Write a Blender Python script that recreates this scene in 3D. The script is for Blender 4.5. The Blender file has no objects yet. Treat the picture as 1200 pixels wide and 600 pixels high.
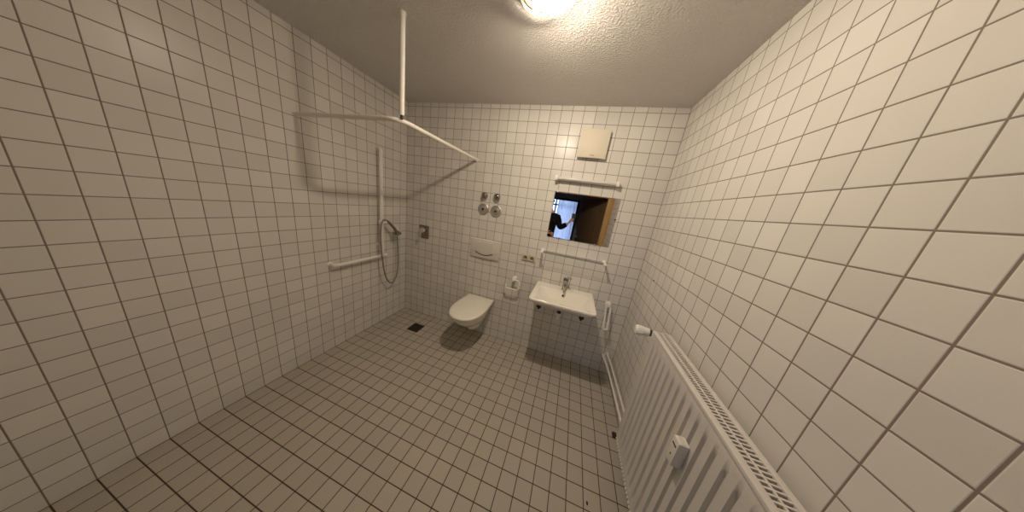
import bpy, bmesh, math, random
from mathutils import Vector, Matrix
random.seed(4)
PI = math.pi
SC = bpy.context.scene
COL = SC.collection

# ------------------------------------------------------------------ helpers
def V(*a): return Vector(a)

def nbm(): return bmesh.new()

def add_box(bm, lo, hi, bev=0.0, seg=2, rot=None, piv=None):
    lo, hi = Vector(lo), Vector(hi)
    vs = [bm.verts.new((x, y, z)) for x in (lo.x, hi.x) for y in (lo.y, hi.y) for z in (lo.z, hi.z)]
    idx = [(0, 1, 3, 2), (4, 6, 7, 5), (0, 4, 5, 1), (2, 3, 7, 6), (0, 2, 6, 4), (1, 5, 7, 3)]
    fs = [bm.faces.new([vs[i] for i in q]) for q in idx]
    out = vs
    if bev > 0:
        es = list({e for f in fs for e in f.edges})
        r = bmesh.ops.bevel(bm, geom=es, offset=bev, segments=seg, affect='EDGES', profile=0.5)
        out = list({v for f in r['faces'] for v in f.verts} | {v for v in vs if v.is_valid})
    if rot is not None:
        bmesh.ops.rotate(bm, verts=out, cent=piv or (lo + hi) / 2, matrix=rot)
    return out

def loft(bm, rings, closed=True, cap0=False, cap1=False):
    R = [[bm.verts.new(p) for p in r] for r in rings]
    n = len(rings[0])
    for a, b in zip(R, R[1:]):
        for i in range(n if closed else n - 1):
            j = (i + 1) % n
            bm.faces.new((a[i], a[j], b[j], b[i]))
    if cap0: bm.faces.new(list(reversed(R[0])))
    if cap1: bm.faces.new(R[-1])
    return R

def frame(d):
    d = d.normalized()
    u = d.cross(V(0, 0, 1))
    if u.length < 1e-3: u = d.cross(V(0, 1, 0))
    u.normalize()
    return u, d.cross(u).normalized()

def add_lathe(bm, c, d, prof, n=32, cap0=True, cap1=True):
    """profile of (radius, height) turned about direction d from point c"""
    c, d = Vector(c), Vector(d).normalized()
    u, w = frame(d)
    rings = [[c + d * h + (u * math.cos(2*PI*i/n) + w * math.sin(2*PI*i/n)) * r for i in range(n)] for r, h in prof]
    loft(bm, rings, cap0=cap0, cap1=cap1)

def fillet(pts, r, seg=8):
    """polyline with its inner corners rounded"""
    pts = [Vector(p) for p in pts]
    out = [pts[0]]
    for i in range(1, len(pts) - 1):
        p, a, b = pts[i], pts[i-1], pts[i+1]
        rr = r[i-1] if isinstance(r, (list, tuple)) else r
        da, db = (a - p), (b - p)
        k = min(rr, da.length * .49, db.length * .49)
        A, B = p + da.normalized() * k, p + db.normalized() * k
        for s in range(seg + 1):
            t = s / seg
            out.append(A * (1-t)**2 + p * 2*t*(1-t) + B * t*t)
    out.append(pts[-1])
    return out

def spline(pts, seg=8):
    pts = [Vector(p) for p in pts]
    P = [pts[0]*2 - pts[1]] + pts + [pts[-1]*2 - pts[-2]]
    out = []
    for i in range(1, len(P) - 2):
        a, b, c, d = P[i-1:i+3]
        for s in range(seg):
            t = s / seg
            out.append(((b*2) + (c-a)*t + (a*2-b*5+c*4-d)*t*t + (b*3-a-c*3+d)*t**3) * .5)
    out.append(pts[-1])
    return out

def add_tube(bm, pts, r, n=16, caps=True):
    pts = [Vector(p) for p in pts]
    q = [pts[0]]
    for p in pts[1:]:
        if (p - q[-1]).length > 1e-5: q.append(p)
    pts = q
    rad = r if callable(r) else (lambda t: r)
    T = [(pts[min(i+1, len(pts)-1)] - pts[max(i-1, 0)]).normalized() for i in range(len(pts))]
    u, w = frame(T[0])
    rings = []
    for i, p in enumerate(pts):
        if i:
            qd = T[i-1].rotation_difference(T[i])
            u = qd @ u; w = qd @ w
        rr = rad(i / (len(pts) - 1))
        rings.append([p + (u*math.cos(2*PI*k/n) + w*math.sin(2*PI*k/n)) * rr for k in range(n)])
    loft(bm, rings, cap0=caps, cap1=caps)

def wloc(o):
    l = Vector(o.location)
    while o.parent: o = o.parent; l += Vector(o.location)
    return l

def obj(name, bm, mat, parent=None, sharp=32, kind=None, label=None, recalc=True):
    if recalc: bmesh.ops.recalc_face_normals(bm, faces=bm.faces[:])
    me = bpy.data.meshes.new(name)
    lo = V(*[min(v.co[i] for v in bm.verts) for i in range(3)])
    hi = V(*[max(v.co[i] for v in bm.verts) for i in range(3)])
    c = (lo + hi) / 2
    if parent is None: c.z = lo.z
    if kind == 'structure': c = V(0, 0, 0)
    bmesh.ops.translate(bm, verts=bm.verts[:], vec=-c)
    bm.to_mesh(me); bm.free()
    for p in me.polygons: p.use_smooth = True
    me.set_sharp_from_angle(angle=math.radians(sharp))
    me.materials.append(mat)
    o = bpy.data.objects.new(name, me); COL.objects.link(o)
    if parent is not None:
        o.parent = parent; o.location = c - wloc(parent)
    else:
        o.location = c
    if kind: o['kind'] = kind
    if label: o['label'] = label
    return o

def thing(name, label, cat, loc, group=None):
    o = bpy.data.objects.new(name, None); COL.objects.link(o)
    o.empty_display_size = .05
    o.location = loc; o['label'] = label; o['category'] = cat
    if group: o['group'] = group
    return o

def tag(o, label, cat, group=None):
    o['label'] = label; o['category'] = cat
    if group: o['group'] = group
    return o

def dup(root, dv, label, group=None):
    r = root.copy(); COL.objects.link(r); r.location = Vector(root.location) + Vector(dv)
    r['label'] = label
    if group: r['group'] = group
    for ch in list(root.children):
        c = ch.copy(); COL.objects.link(c); c.parent = r
        for g in list(ch.children):
            d = g.copy(); COL.objects.link(d); d.parent = c
    return r

# ------------------------------------------------------------------ materials
def mat(name, col, rough=.5, metal=0, spec=.5, coat=0, bump=None, var=None):
    m = bpy.data.materials.new(name); m.use_nodes = True
    nt = m.node_tree; b = nt.nodes['Principled BSDF']
    b.inputs['Base Color'].default_value = (*col, 1)
    b.inputs['Roughness'].default_value = rough
    b.inputs['Metallic'].default_value = metal
    b.inputs['Specular IOR Level'].default_value = spec
    b.inputs['Coat Weight'].default_value = coat
    tc = nt.nodes.new('ShaderNodeTexCoord')
    nz = nt.nodes.new('ShaderNodeTexNoise')
    nz.inputs['Scale'].default_value = (var[1] if var else 6)
    nz.inputs['Detail'].default_value = 3
    nt.links.new(tc.outputs['Object'], nz.inputs['Vector'])
    mx = nt.nodes.new('ShaderNodeMixRGB'); mx.blend_type = 'MULTIPLY'
    mx.inputs[0].default_value = (var[0] if var else .06)
    mx.inputs[1].default_value = (*col, 1)
    nt.links.new(nz.outputs['Fac'], mx.inputs[2])
    nt.links.new(mx.outputs[0], b.inputs['Base Color'])
    if bump:
        n2 = nt.nodes.new('ShaderNodeTexNoise'); n2.inputs['Scale'].default_value = bump[1]
        n2.inputs['Detail'].default_value = 4
        nt.links.new(tc.outputs['Object'], n2.inputs['Vector'])
        bp = nt.nodes.new('ShaderNodeBump'); bp.inputs['Strength'].default_value = bump[0]
        bp.inputs['Distance'].default_value = bump[2]
        nt.links.new(n2.outputs['Fac'], bp.inputs['Height'])
        nt.links.new(bp.outputs[0], b.inputs['Normal'])
    return m

def tile_mat(name, axes, tile, grout, gw, rough, var=.05, bumpd=.0012, tone=None, off=(0, 0), tilt=.0):
    """square tiles laid out in metres on the two world axes; gw = half joint width"""
    m = bpy.data.materials.new(name); m.use_nodes = True
    nt = m.node_tree; N = nt.nodes; L = nt.links; b = N['Principled BSDF']
    b.inputs['Specular IOR Level'].default_value = .2
    tc = N.new('ShaderNodeTexCoord')
    sp = N.new('ShaderNodeSeparateXYZ'); L.new(tc.outputs['Object'], sp.inputs[0])
    def mth(op, a, bb=None, clamp=False):
        n = N.new('ShaderNodeMath'); n.operation = op; n.use_clamp = clamp
        for i, x in enumerate((a, bb)):
            if x is None: continue
            if isinstance(x, (int, float)): n.inputs[i].default_value = x
            else: L.new(x, n.inputs[i])
        return n.outputs[0]
    ds, ids = [], []
    for k, a in enumerate(axes):
        s = mth('DIVIDE', mth('ADD', sp.outputs['XYZ'.index(a)], 10 + off[k]), .1)
        f = mth('FRACT', s)
        d = mth('MINIMUM', f, mth('SUBTRACT', 1.0, f))
        ds.append(mth('MULTIPLY', d, .1)); ids.append(mth('FLOOR', s))
    dist = mth('MINIMUM', ds[0], ds[1])
    mr = N.new('ShaderNodeMapRange'); L.new(dist, mr.inputs['Value'])
    mr.inputs['From Min'].default_value = gw * .8; mr.inputs['From Max'].default_value = gw * 1.25
    mr.interpolation_type = 'SMOOTHSTEP'
    fac = mr.outputs[0]
    cb = N.new('ShaderNodeCombineXYZ'); L.new(ids[0], cb.inputs[0]); L.new(ids[1], cb.inputs[1])
    wn = N.new('ShaderNodeTexWhiteNoise'); wn.noise_dimensions = '3D'; L.new(cb.outputs[0], wn.inputs['Vector'])
    # per tile tint
    tv = N.new('ShaderNodeMixRGB'); L.new(wn.outputs['Value'], tv.inputs[0])
    tv.inputs[1].default_value = (*[c * (1 - var) for c in tile], 1)
    tv.inputs[2].default_value = (*[min(1, c * (1 + var)) for c in tile], 1)
    # fine speckle and wear
    nz = N.new('ShaderNodeTexNoise'); nz.inputs['Scale'].default_value = 260; L.new(tc.outputs['Object'], nz.inputs['Vector'])
    n3 = N.new('ShaderNodeTexNoise'); n3.inputs['Scale'].default_value = 2.3; n3.inputs['Detail'].default_value = 5
    L.new(tc.outputs['Object'], n3.inputs['Vector'])
    mg = N.new('ShaderNodeMixRGB'); L.new(fac, mg.inputs[0]); mg.inputs[1].default_value = (*grout, 1)
    m1 = N.new('ShaderNodeMixRGB'); m1.blend_type = 'MULTIPLY'; m1.inputs[0].default_value = (tone or .05)
    L.new(tv.outputs[0], m1.inputs[1]); L.new(nz.outputs['Fac'], m1.inputs[2])
    m2 = N.new('ShaderNodeMixRGB'); m2.blend_type = 'MULTIPLY'; m2.inputs[0].default_value = .12
    L.new(m1.outputs[0], m2.inputs[1]); L.new(n3.outputs['Fac'], m2.inputs[2])
    L.new(m2.outputs[0], mg.inputs[2])
    L.new(mg.outputs[0], b.inputs['Base Color'])
    ro = N.new('ShaderNodeMapRange'); L.new(fac, ro.inputs['Value'])
    ro.inputs['To Min'].default_value = .85; ro.inputs['To Max'].default_value = rough
    L.new(ro.outputs[0], b.inputs['Roughness'])
    # joint profile + slight unevenness of every tile
    hw = N.new('ShaderNodeMapRange'); L.new(dist, hw.inputs['Value'])
    hw.inputs['From Min'].default_value = gw * .7; hw.inputs['From Max'].default_value = gw * 2.0
    hw.interpolation_type = 'SMOOTHSTEP'
    n4 = N.new('ShaderNodeTexNoise'); n4.inputs['Scale'].default_value = 9; L.new(tc.outputs['Object'], n4.inputs['Vector'])
    hh = mth('ADD', hw.outputs[0], mth('MULTIPLY', n4.outputs['Fac'], .5))
    bp = N.new('ShaderNodeBump'); bp.inputs['Strength'].default_value = .7; bp.inputs['Distance'].default_value = bumpd
    L.new(hh, bp.inputs['Height'])
    L.new(bp.outputs[0], b.inputs['Normal'])
    return m

def wood_mat(name, c1, c2, axis='Z', rough=.45, scale=9):
    m = bpy.data.materials.new(name); m.use_nodes = True
    nt = m.node_tree; N = nt.nodes; L = nt.links; b = N['Principled BSDF']
    tc = N.new('ShaderNodeTexCoord'); mp = N.new('ShaderNodeMapping')
    L.new(tc.outputs['Object'], mp.inputs[0])
    mp.inputs['Scale'].default_value = [1 if 'XYZ'[i] != axis else .06 for i in range(3)]
    nz = N.new('ShaderNodeTexNoise'); nz.inputs['Scale'].default_value = scale * 4; nz.inputs['Detail'].default_value = 6
    L.new(mp.outputs[0], nz.inputs['Vector'])
    cr = N.new('ShaderNodeValToRGB'); L.new(nz.outputs['Fac'], cr.inputs[0])
    cr.color_ramp.elements[0].position = .3; cr.color_ramp.elements[0].color = (*c1, 1)
    cr.color_ramp.elements[1].position = .72; cr.color_ramp.elements[1].color = (*c2, 1)
    L.new(cr.outputs[0], b.inputs['Base Color']); b.inputs['Roughness'].default_value = rough
    return m

WT = (.77, .75, .708); WG = (.24, .20, .165)
M_back  = tile_mat('white glazed wall tiles back', 'XZ', WT, WG, .0019, .28)
M_side  = tile_mat('white glazed wall tiles side', 'YZ', WT, WG, .0019, .28)
M_floor = tile_mat('grey beige stoneware floor tiles', 'XY', (.61, .57, .49), (.075, .05, .034), .0023, .5, var=.035, tone=.35)
def ceiling_mat():
    m = mat('roughcast ceiling paint', (.78, .75, .715), .9)
    nt = m.node_tree; N = nt.nodes; L = nt.links; b = N['Principled BSDF']
    tc = N.new('ShaderNodeTexCoord')
    v = N.new('ShaderNodeTexNoise'); v.inputs['Scale'].default_value = 105; v.inputs['Detail'].default_value = 3; v.inputs['Roughness'].default_value = .55
    L.new(tc.outputs['Object'], v.inputs['Vector'])
    cr = N.new('ShaderNodeValToRGB'); L.new(v.outputs['Fac'], cr.inputs[0])
    cr.color_ramp.elements[0].position = .42; cr.color_ramp.elements[1].position = .66
    bp = N.new('ShaderNodeBump'); bp.inputs['Strength'].default_value = 1.0; bp.inputs['Distance'].default_value = .0038
    L.new(cr.outputs[0], bp.inputs['Height']); L.new(bp.outputs[0], b.inputs['Normal'])
    return m
M_ceil = ceiling_mat()
M_cer   = mat('white sanitary ceramic', (.88, .85, .775), .12, coat=.2)
M_lid   = mat('ivory toilet lid plastic', (.88, .85, .765), .28)
M_nylon = mat('white nylon coating', (.88, .86, .82), .33)
M_white = mat('white painted metal', (.82, .80, .77), .38)
M_rod   = mat('white curtain rail enamel', (.87, .84, .77), .4)
M_plast = mat('ivory plastic', (.72, .67, .56), .62, spec=.25)
M_flush = mat('off white flush plate plastic', (.70, .67, .62), .3)
M_sock_shade = mat('ivory socket face with painted shade', (.26, .215, .15), .4)  # same ivory as the frame, with the recess shade put into the colour
M_sock  = mat('ivory socket plastic', (.66, .60, .47), .35)
M_disc  = mat('brushed pale metal', (.52, .49, .45), .42, .8)
M_chrome= mat('polished chrome', (.78, .77, .75), .12, 1)
M_chrd  = mat('chrome with painted dark reflections', (.36, .345, .32), .13, 1)  # base colour darkened to imitate dark reflections in the chrome
M_steel = mat('satin steel', (.62, .60, .57), .32, 1)
M_hose2 = mat('dark chrome', (.30, .28, .24), .25, 1)  # chrome with a darker base colour
M_hose  = mat('dull metal shower hose', (.36, .33, .29), .38, .9)
M_dark  = mat('dark grey plastic', (.03, .028, .026), .5)
M_black = mat('black rubber', (.012, .012, .012), .6)
M_grate = mat('dark tarnished drain metal', (.045, .035, .026), .5, .4)
M_gap   = mat('shadow coloured cavity lining', (.02, .018, .016), .9)
M_rad   = mat('white radiator enamel', (.70, .675, .645), .32)
M_meter = mat('light grey meter plastic', (.80, .77, .70), .45)
M_paint = mat('slate blue hallway paint', (.36, .38, .46), .8)
M_room  = mat('pale blue room paint', (.62, .66, .74), .85)
M_hfloor= wood_mat('dark laminate hallway floor', (.05, .03, .02), (.10, .065, .04), 'Y')
M_case  = wood_mat('oak door casing', (.42, .24, .085), (.58, .36, .15), 'Z')
M_leaf  = wood_mat('brown veneer door leaf', (.105, .064, .032), (.16, .10, .052), 'Z')
M_skin  = mat('skin', (.52, .30, .21), .5, bump=(.15, 90, .002))
M_knit  = mat('black knitted sweater', (.005, .005, .006), .95, spec=.15, bump=(.5, 220, .002))
M_jeans = mat('dark trousers cloth', (.02, .022, .03), .9)
M_hair  = mat('dark brown hair', (.03, .018, .012), .6, bump=(.7, 120, .004))
M_shoe  = mat('black shoe leather', (.02, .02, .02), .5)

def glass(name, col, mixf, rough=.02, ior=1.5):
    m = bpy.data.materials.new(name); m.use_nodes = True
    nt = m.node_tree; N = nt.nodes; L = nt.links
    N.remove(N['Principled BSDF']); out = N['Material Output']
    t = N.new('ShaderNodeBsdfTransparent'); t.inputs[0].default_value = (*col, 1)
    g = N.new('ShaderNodeBsdfGlossy'); g.inputs['Roughness'].default_value = rough
    fr = N.new('ShaderNodeFresnel'); fr.inputs[0].default_value = ior
    ad = N.new('ShaderNodeMath'); ad.operation = 'ADD'; ad.use_clamp = True; ad.inputs[1].default_value = mixf
    L.new(fr.outputs[0], ad.inputs[0])
    mx = N.new('ShaderNodeMixShader'); L.new(ad.outputs[0], mx.inputs[0])
    L.new(t.outputs[0], mx.inputs[1]); L.new(g.outputs[0], mx.inputs[2]); L.new(mx.outputs[0], out.inputs[0])
    return m
M_glass = glass('clear shelf glass', (.98, .995, .985), .0, ior=1.22)
M_edge  = mat('green glass edge', (.17, .22, .19), .2)
M_pane  = glass('window glass', (.95, .97, 1), .0)
M_mir = mat('silvered mirror', (.92, .93, .93), .0, 1, var=(0, 1))
M_miredge = mat('ground mirror edge', (.30, .31, .29), .25)

def dome_glass():
    m = glass('pressed clear lamp glass', (.93, .92, .90), .03, .12)
    nt = m.node_tree; N = nt.nodes; L = nt.links
    tc = N.new('ShaderNodeTexCoord'); nz = N.new('ShaderNodeTexNoise'); nz.inputs['Scale'].default_value = 60
    L.new(tc.outputs['Object'], nz.inputs['Vector'])
    bp = N.new('ShaderNodeBump'); bp.inputs['Strength'].default_value = .8; bp.inputs['Distance'].default_value = .006
    L.new(nz.outputs['Fac'], bp.inputs['Height'])
    for n in N:
        if n.type == 'BSDF_GLOSSY': L.new(bp.outputs[0], n.inputs['Normal'])
    return m
M_dome = dome_glass()
M_refl = mat('polished lamp reflector', (.42, .39, .33), .07, 1)
M_ring = mat('grey lamp ring', (.35, .33, .30), .35, .7)
def emit(name, col, s):
    m = bpy.data.materials.new(name); m.use_nodes = True
    nt = m.node_tree; N = nt.nodes
    N.remove(N['Principled BSDF']); e = N.new('ShaderNodeEmission')
    e.inputs[0].default_value = (*col, 1); e.inputs[1].default_value = s
    nt.links.new(e.outputs[0], N['Material Output'].inputs[0])
    return m
BULB_S = 1060
M_bulb = emit('glowing opal bulb', (1.0, .835, .655), BULB_S)
def sheer():
    m = bpy.data.materials.new('sheer curtain fabric'); m.use_nodes = True
    nt = m.node_tree; N = nt.nodes; L = nt.links
    N.remove(N['Principled BSDF'])
    a = N.new('ShaderNodeBsdfTranslucent'); a.inputs[0].default_value = (.80, .84, .95, 1)
    d = N.new('ShaderNodeBsdfDiffuse'); d.inputs[0].default_value = (.80, .84, .95, 1)
    t = N.new('ShaderNodeBsdfTransparent')
    m1 = N.new('ShaderNodeMixShader'); m1.inputs[0].default_value = .3; L.new(a.outputs[0], m1.inputs[1]); L.new(d.outputs[0], m1.inputs[2])
    m2 = N.new('ShaderNodeMixShader'); m2.inputs[0].default_value = .06; L.new(m1.outputs[0], m2.inputs[1]); L.new(t.outputs[0], m2.inputs[2])
    L.new(m2.outputs[0], N['Material Output'].inputs[0])
    return m
M_sheer = sheer()

# ------------------------------------------------------------------ setting
W, H, D = 2.7, 2.54, 2.5          # room: x 0..W, y -D..0, z 0..H
def slab(name, lo, hi, m):
    bm = nbm(); add_box(bm, lo, hi); return obj(name, bm, m, kind='structure')
def slabs(name, boxes, m):
    bm = nbm()
    for lo, hi in boxes: add_box(bm, lo, hi)
    return obj(name, bm, m, kind='structure')
slab('floor', (-.12, -D-.05, -.12), (W+.12, .12, 0), M_floor)
slab('ceiling', (-.12, -D-.0, H), (W+.12, .12, H+.12), M_ceil)
slab('wall_back', (0, 0, 0), (W, .12, H), M_back)
slab('wall_left', (-.12, -D, 0), (0, .12, H), M_side)
slab('wall_right', (W, -D, 0), (W+.12, .12, H), M_side)
OX0, OX1, OZ = 1.505, 2.575, 1.99
slabs('wall_front', [((-.12, -D-.1, 0), (OX0-.02, -D, H)), ((OX1+.02, -D-.1, 0), (W+.12, -D, H)), ((OX0-.02, -D-.1, OZ+.02), (OX1+.02, -D, H))], M_back)
# oak casing: lining and architrave of the bathroom doorway
bm = nbm()
for s in (0, 1):
    x0 = (OX0-.02, OX1)[s]; add_box(bm, (x0, -D-.11, 0), (x0+.02, -D+.01, OZ), .002)
    xa = (OX0-.075, OX1+.0)[s]
    for y0, y1 in ((-D, -D+.016), (-D-.116, -D-.10)):
        add_box(bm, (xa, y0, 0), (xa+(.075, .105)[s], y1, OZ+.07), .004)
add_box(bm, (OX0-.02, -D-.11, OZ), (OX1+.02, -D+.01, OZ+.02), .002)
add_box(bm, (OX0-.01, -D, OZ), (OX1+.01, -D+.014, OZ+.068), .004)
add_box(bm, (OX0-.01, -D-.114, OZ), (OX1+.01, -D-.10, OZ+.068), .004)
obj('trim_1', bm, M_case, kind='structure')
# hallway
HY = -5.0
slab('floor_hallway', (.4, HY, -.12), (4.0, -D-.05, -.002), M_hfloor)
slab('ceiling_hallway', (.4, HY, H), (4.0, -D-.0, H+.12), M_paint)
slab('wall_hallway_left', (.28, HY, 0), (.4, -D-.1, H), M_paint)
slab('wall_hallway_right', (4.0, HY, 0), (4.12, -D-.1, H), M_paint)
slab('wall_hallway_side', (W+.12, -D-.1, 0), (4.12, -D+.0, H), M_paint)
LX0, LX1, LZ = 1.12, 2.0, 1.95
slabs('wall_hallway_end', [((.28, HY-.1, 0), (LX0, HY, H)), ((LX1, HY-.1, 0), (4.12, HY, H)), ((LX0, HY-.1, LZ), (LX1, HY, H))], M_paint)
bm = nbm()
add_box(bm, (LX0-.06, HY, 0), (LX0, HY+.015, LZ+.06), .003)
add_box(bm, (LX1, HY, 0), (LX1+.06, HY+.015, LZ+.06), .003)
add_box(bm, (LX0, HY, LZ), (LX1, HY+.015, LZ+.06), .003)
obj('trim_2', bm, mat('dark stained casing', (.035, .025, .02), .5), kind='structure')
# daylit room beyond
RY = -6.9
slab('floor_room', (-.2, RY, -.12), (3.4, HY, -.002), M_hfloor)
slab('ceiling_room', (-.2, RY, H), (3.4, HY-.1, H+.12), M_room)
slab('wall_room_left', (-.32, RY, 0), (-.2, HY-.1, H), M_room)
slab('wall_room_right', (3.4, RY, 0), (3.52, HY-.1, H), M_room)
slab('wall_room_front', (-.32, HY-.2, 0), (.28, HY-.1, H), M_room)
NX0, NX1, NZ0, NZ1 = .35, 2.7, .12, 2.28
slabs('wall_room_end', [((-.32, RY-.15, 0), (NX0, RY, H)), ((NX1, RY-.15, 0), (3.52, RY, H)), ((NX0, RY-.15, NZ1), (NX1, RY, H)), ((NX0, RY-.15, 0), (NX1, RY, NZ0))], M_room)
bm = nbm()
for a, b in ((NX0, NX0+.06), (1.12, 1.18), (1.9, 1.96), (NX1-.06, NX1)):
    add_box(bm, (a, RY-.10, NZ0), (b, RY-.04, NZ1), .004)
for a, b in ((NZ0, NZ0+.07), (NZ1-.07, NZ1), (1.80, 1.86)):
    add_box(bm, (NX0, RY-.10, a), (NX1, RY-.04, b), .004)
wn = obj('window_1', bm, mat('blue grey window frame', (.10, .30, .48), .5), kind='structure')
bm = nbm(); add_box(bm, (NX0+.01, RY-.075, NZ0+.01), (NX1-.01, RY-.069, NZ1-.01)); obj('pane', bm, M_pane, wn)
# bathroom door leaf, swung out into the hallway
ang = math.atan2(-3.47+2.66, 2.14-2.56)
leafL = 1.0
dvec = V(math.cos(ang), math.sin(ang), 0); nrm = V(-dvec.y, dvec.x, 0)
hx = V(2.60, -2.66, 0)
bm = nbm()
vs = add_box(bm, (0, -.02, .01), (leafL, .02, 2.00), .003)
RM = Matrix(((dvec.x, nrm.x, 0), (dvec.y, nrm.y, 0), (0, 0, 1)))
bmesh.ops.rotate(bm, verts=bm.verts[:], cent=(0, 0, 0), matrix=RM)
bmesh.ops.translate(bm, verts=bm.verts[:], vec=hx)
door = obj('door_1', bm, M_leaf, kind='structure')
bm = nbm()
for s in (-1, 1):
    p = hx + dvec*(leafL-.07) + nrm*(.02*s) + V(0, 0, 1.03)
    add_lathe(bm, p, nrm*s, [(.024, 0), (.024, .008), (.011, .009), (.011, .045)], 20)
    add_tube(bm, fillet([p+nrm*s*.035, p+nrm*s*.05, p+nrm*s*.05-dvec*.11], .01), .009, 12)
obj('door_handle', bm, M_steel, door)

# ------------------------------------------------------------------ ceiling lamp
LC = V(1.682, -1.052, H)
lamp = thing('ceiling_lamp', 'round metal-ringed glass ceiling lamp with a glowing bulb', 'lamp', LC)
bm = nbm(); add_lathe(bm, LC, (0, 0, -1), [(.088, 0), (.094, .006), (.094, .022), (.086, .026)], 48)
obj('base', bm, M_refl, lamp)
bm = nbm()
n = 64; rings = []
for k in range(13):
    a = 2*PI*k/12
    rings.append([LC + V(math.cos(2*PI*i/n)*(.096+.006*math.cos(a)), math.sin(2*PI*i/n)*(.096+.006*math.cos(a)), -.034+.009*math.sin(a)) for i in range(n)])
loft(bm, rings); bmesh.ops.remove_doubles(bm, verts=bm.verts[:], dist=1e-5)
obj('ring', bm, M_ring, lamp)
bm = nbm()
prof = [(.091, .032)] + [(.091*math.cos(t*PI/2/10), .032+.048*math.sin(t*PI/2/10)) for t in range(1, 10)] + [(.004, .0802)]
add_lathe(bm, LC, (0, 0, -1), prof, 48, cap0=False)
obj('glass_dome', bm, M_dome, lamp)
bm = nbm(); BC = LC + V(.030, .012, -.052)
bmesh.ops.create_uvsphere(bm, u_segments=24, v_segments=16, radius=.037)
for v in bm.verts: v.co = V(v.co.x*1.15, v.co.y, v.co.z*.65) + BC
obj('bulb', bm, M_bulb, lamp)
bm = nbm(); add_lathe(bm, BC+V(-.022, 0, 0), (-1, 0, 0), [(.014, 0), (.014, .01), (.02, .014), (.02, .045)], 20)
obj('bulb_socket', bm, M_flush, lamp)

# ------------------------------------------------------------------ shower corner
RX, RZ, RYc = .903, 2.016, -1.03
cr = thing('shower_curtain_rail', 'white L-shaped shower curtain rail hung from the ceiling by a vertical post', 'curtain rail', (RX, 0, RZ))
bm = nbm(); add_tube(bm, fillet([(RX, -.004, RZ), (RX, RYc, RZ), (.004, RYc, RZ)], .10, 14), .0138, 20); obj('rail', bm, M_rod, cr)
for i, (p, d) in enumerate((((RX, 0, RZ), (0, -1, 0)), ((0, RYc, RZ), (1, 0, 0)))):
    bm = nbm(); add_lathe(bm, p, d, [(.018, 0), (.018, .006), (.0145, .010)], 24); obj('wall_flange', bm, M_rod, cr)
PP = V(RX-.004, -1.006, 0)
bm = nbm(); add_tube(bm, [PP+V(0, 0, RZ+.028), PP+V(0, 0, H-.002)], .0145, 20); obj('post', bm, M_rod, cr)
bm = nbm(); add_lathe(bm, PP+V(0, 0, RZ+.008), (0, 0, 1), [(.008, 0), (.008, .026)], 14)
obj('post_connector', bm, M_dark, cr, label='small dark gap piece where the post meets the rail')
bm = nbm(); add_lathe(bm, PP+V(0, 0, H), (0, 0, -1), [(.019, 0), (.019, .006), (.015, .010)], 24); obj('ceiling_flange', bm, M_rod, cr)

gr = thing('grab_rail', 'white L-shaped grab rail with a tall vertical bar on the left tiled wall', 'grab rail', (0, -.415, .87))
GX = .07
bm = nbm(); add_tube(bm, fillet([(.004, -.415, 1.962), (GX, -.415, 1.962), (GX, -.415, .87)], .045), .0165, 18); obj('vertical_bar', bm, M_nylon, gr)
bm = nbm(); add_tube(bm, fillet([(.004, -.35, .868), (GX, -.35, .868), (GX, -.890, .868), (.004, -.890, .868)], .05), .0150, 18); obj('horizontal_bar', bm, M_nylon, gr)
for y, z in ((-.415, 1.962), (-.35, .868), (-.890, .868)):
    bm = nbm(); add_lathe(bm, (0, y, z), (1, 0, 0), [(.024, 0), (.024, .006), (.017, .011)], 24); obj('wall_flange', bm, M_nylon, gr)
bm = nbm(); add_tube(bm, [(.003, -.415, .985), (GX-.01, -.415, .985)], .011, 14)
add_lathe(bm, (0, -.415, .985), (1, 0, 0), [(.022, 0), (.022, .006), (.012, .012)], 20); obj('bracket', bm, M_nylon, gr)

hs = thing('hand_shower', 'chrome hand shower with a looped metal hose, clipped to the white vertical bar', 'shower', (GX, -.40, 1.23))
bm = nbm(); add_box(bm, (GX-.022, -.437, 1.215), (GX+.022, -.393, 1.262), .010, 3)
add_tube(bm, [(GX+.018, -.405, 1.240), (GX+.045, -.392, 1.246)], .017, 16)
obj('slider', bm, M_nylon, hs, label='white slider clamp')
h0, h1 = V(GX+.032, -.405, 1.262), V(GX+.055, -.272, 1.125)
bm = nbm(); add_tube(bm, spline([h0, h0.lerp(h1, .3)+V(0, .006, .016), h0.lerp(h1, .7)+V(0, .006, .014), h1], 8), lambda t: .0125+.005*t, 18)
obj('handle', bm, M_hose2, hs)
hd = V(-.02, .10, -.9).normalized()
bm = nbm(); add_lathe(bm, h1+V(0, .008, .006), hd, [(.014, -.012), (.026, 0), (.040, .012), (.043, .024), (.037, .028)], 28)
obj('shower_head', bm, M_hose2, hs)
bm = nbm(); add_lathe(bm, h1+V(0, .008, .006)+hd*.0282, hd, [(.035, 0), (.032, .003)], 28); obj('spray_face', bm, M_dark, hs, label='dark spray face')
hose = spline([h0+V(0, -.004, .012), (GX+.022, -.432, 1.235), (GX+.025, -.452, 1.10), (GX+.03, -.445, .90), (GX+.03, -.41, .66), (GX+.025, -.350, .535),
               (GX+.02, -.285, .515), (GX+.012, -.225, .58), (GX+.0, -.195, .74), (GX-.01, -.190, .94), (GX-.012, -.195, 1.062)], 14)
bm = nbm(); add_tube(bm, hose, .0075, 12); obj('hose', bm, M_hose, hs)
so = thing('shower_outlet', 'round chrome hose outlet elbow on the left wall near the corner', 'wall outlet', (0, -.195, 1.09))
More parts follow.
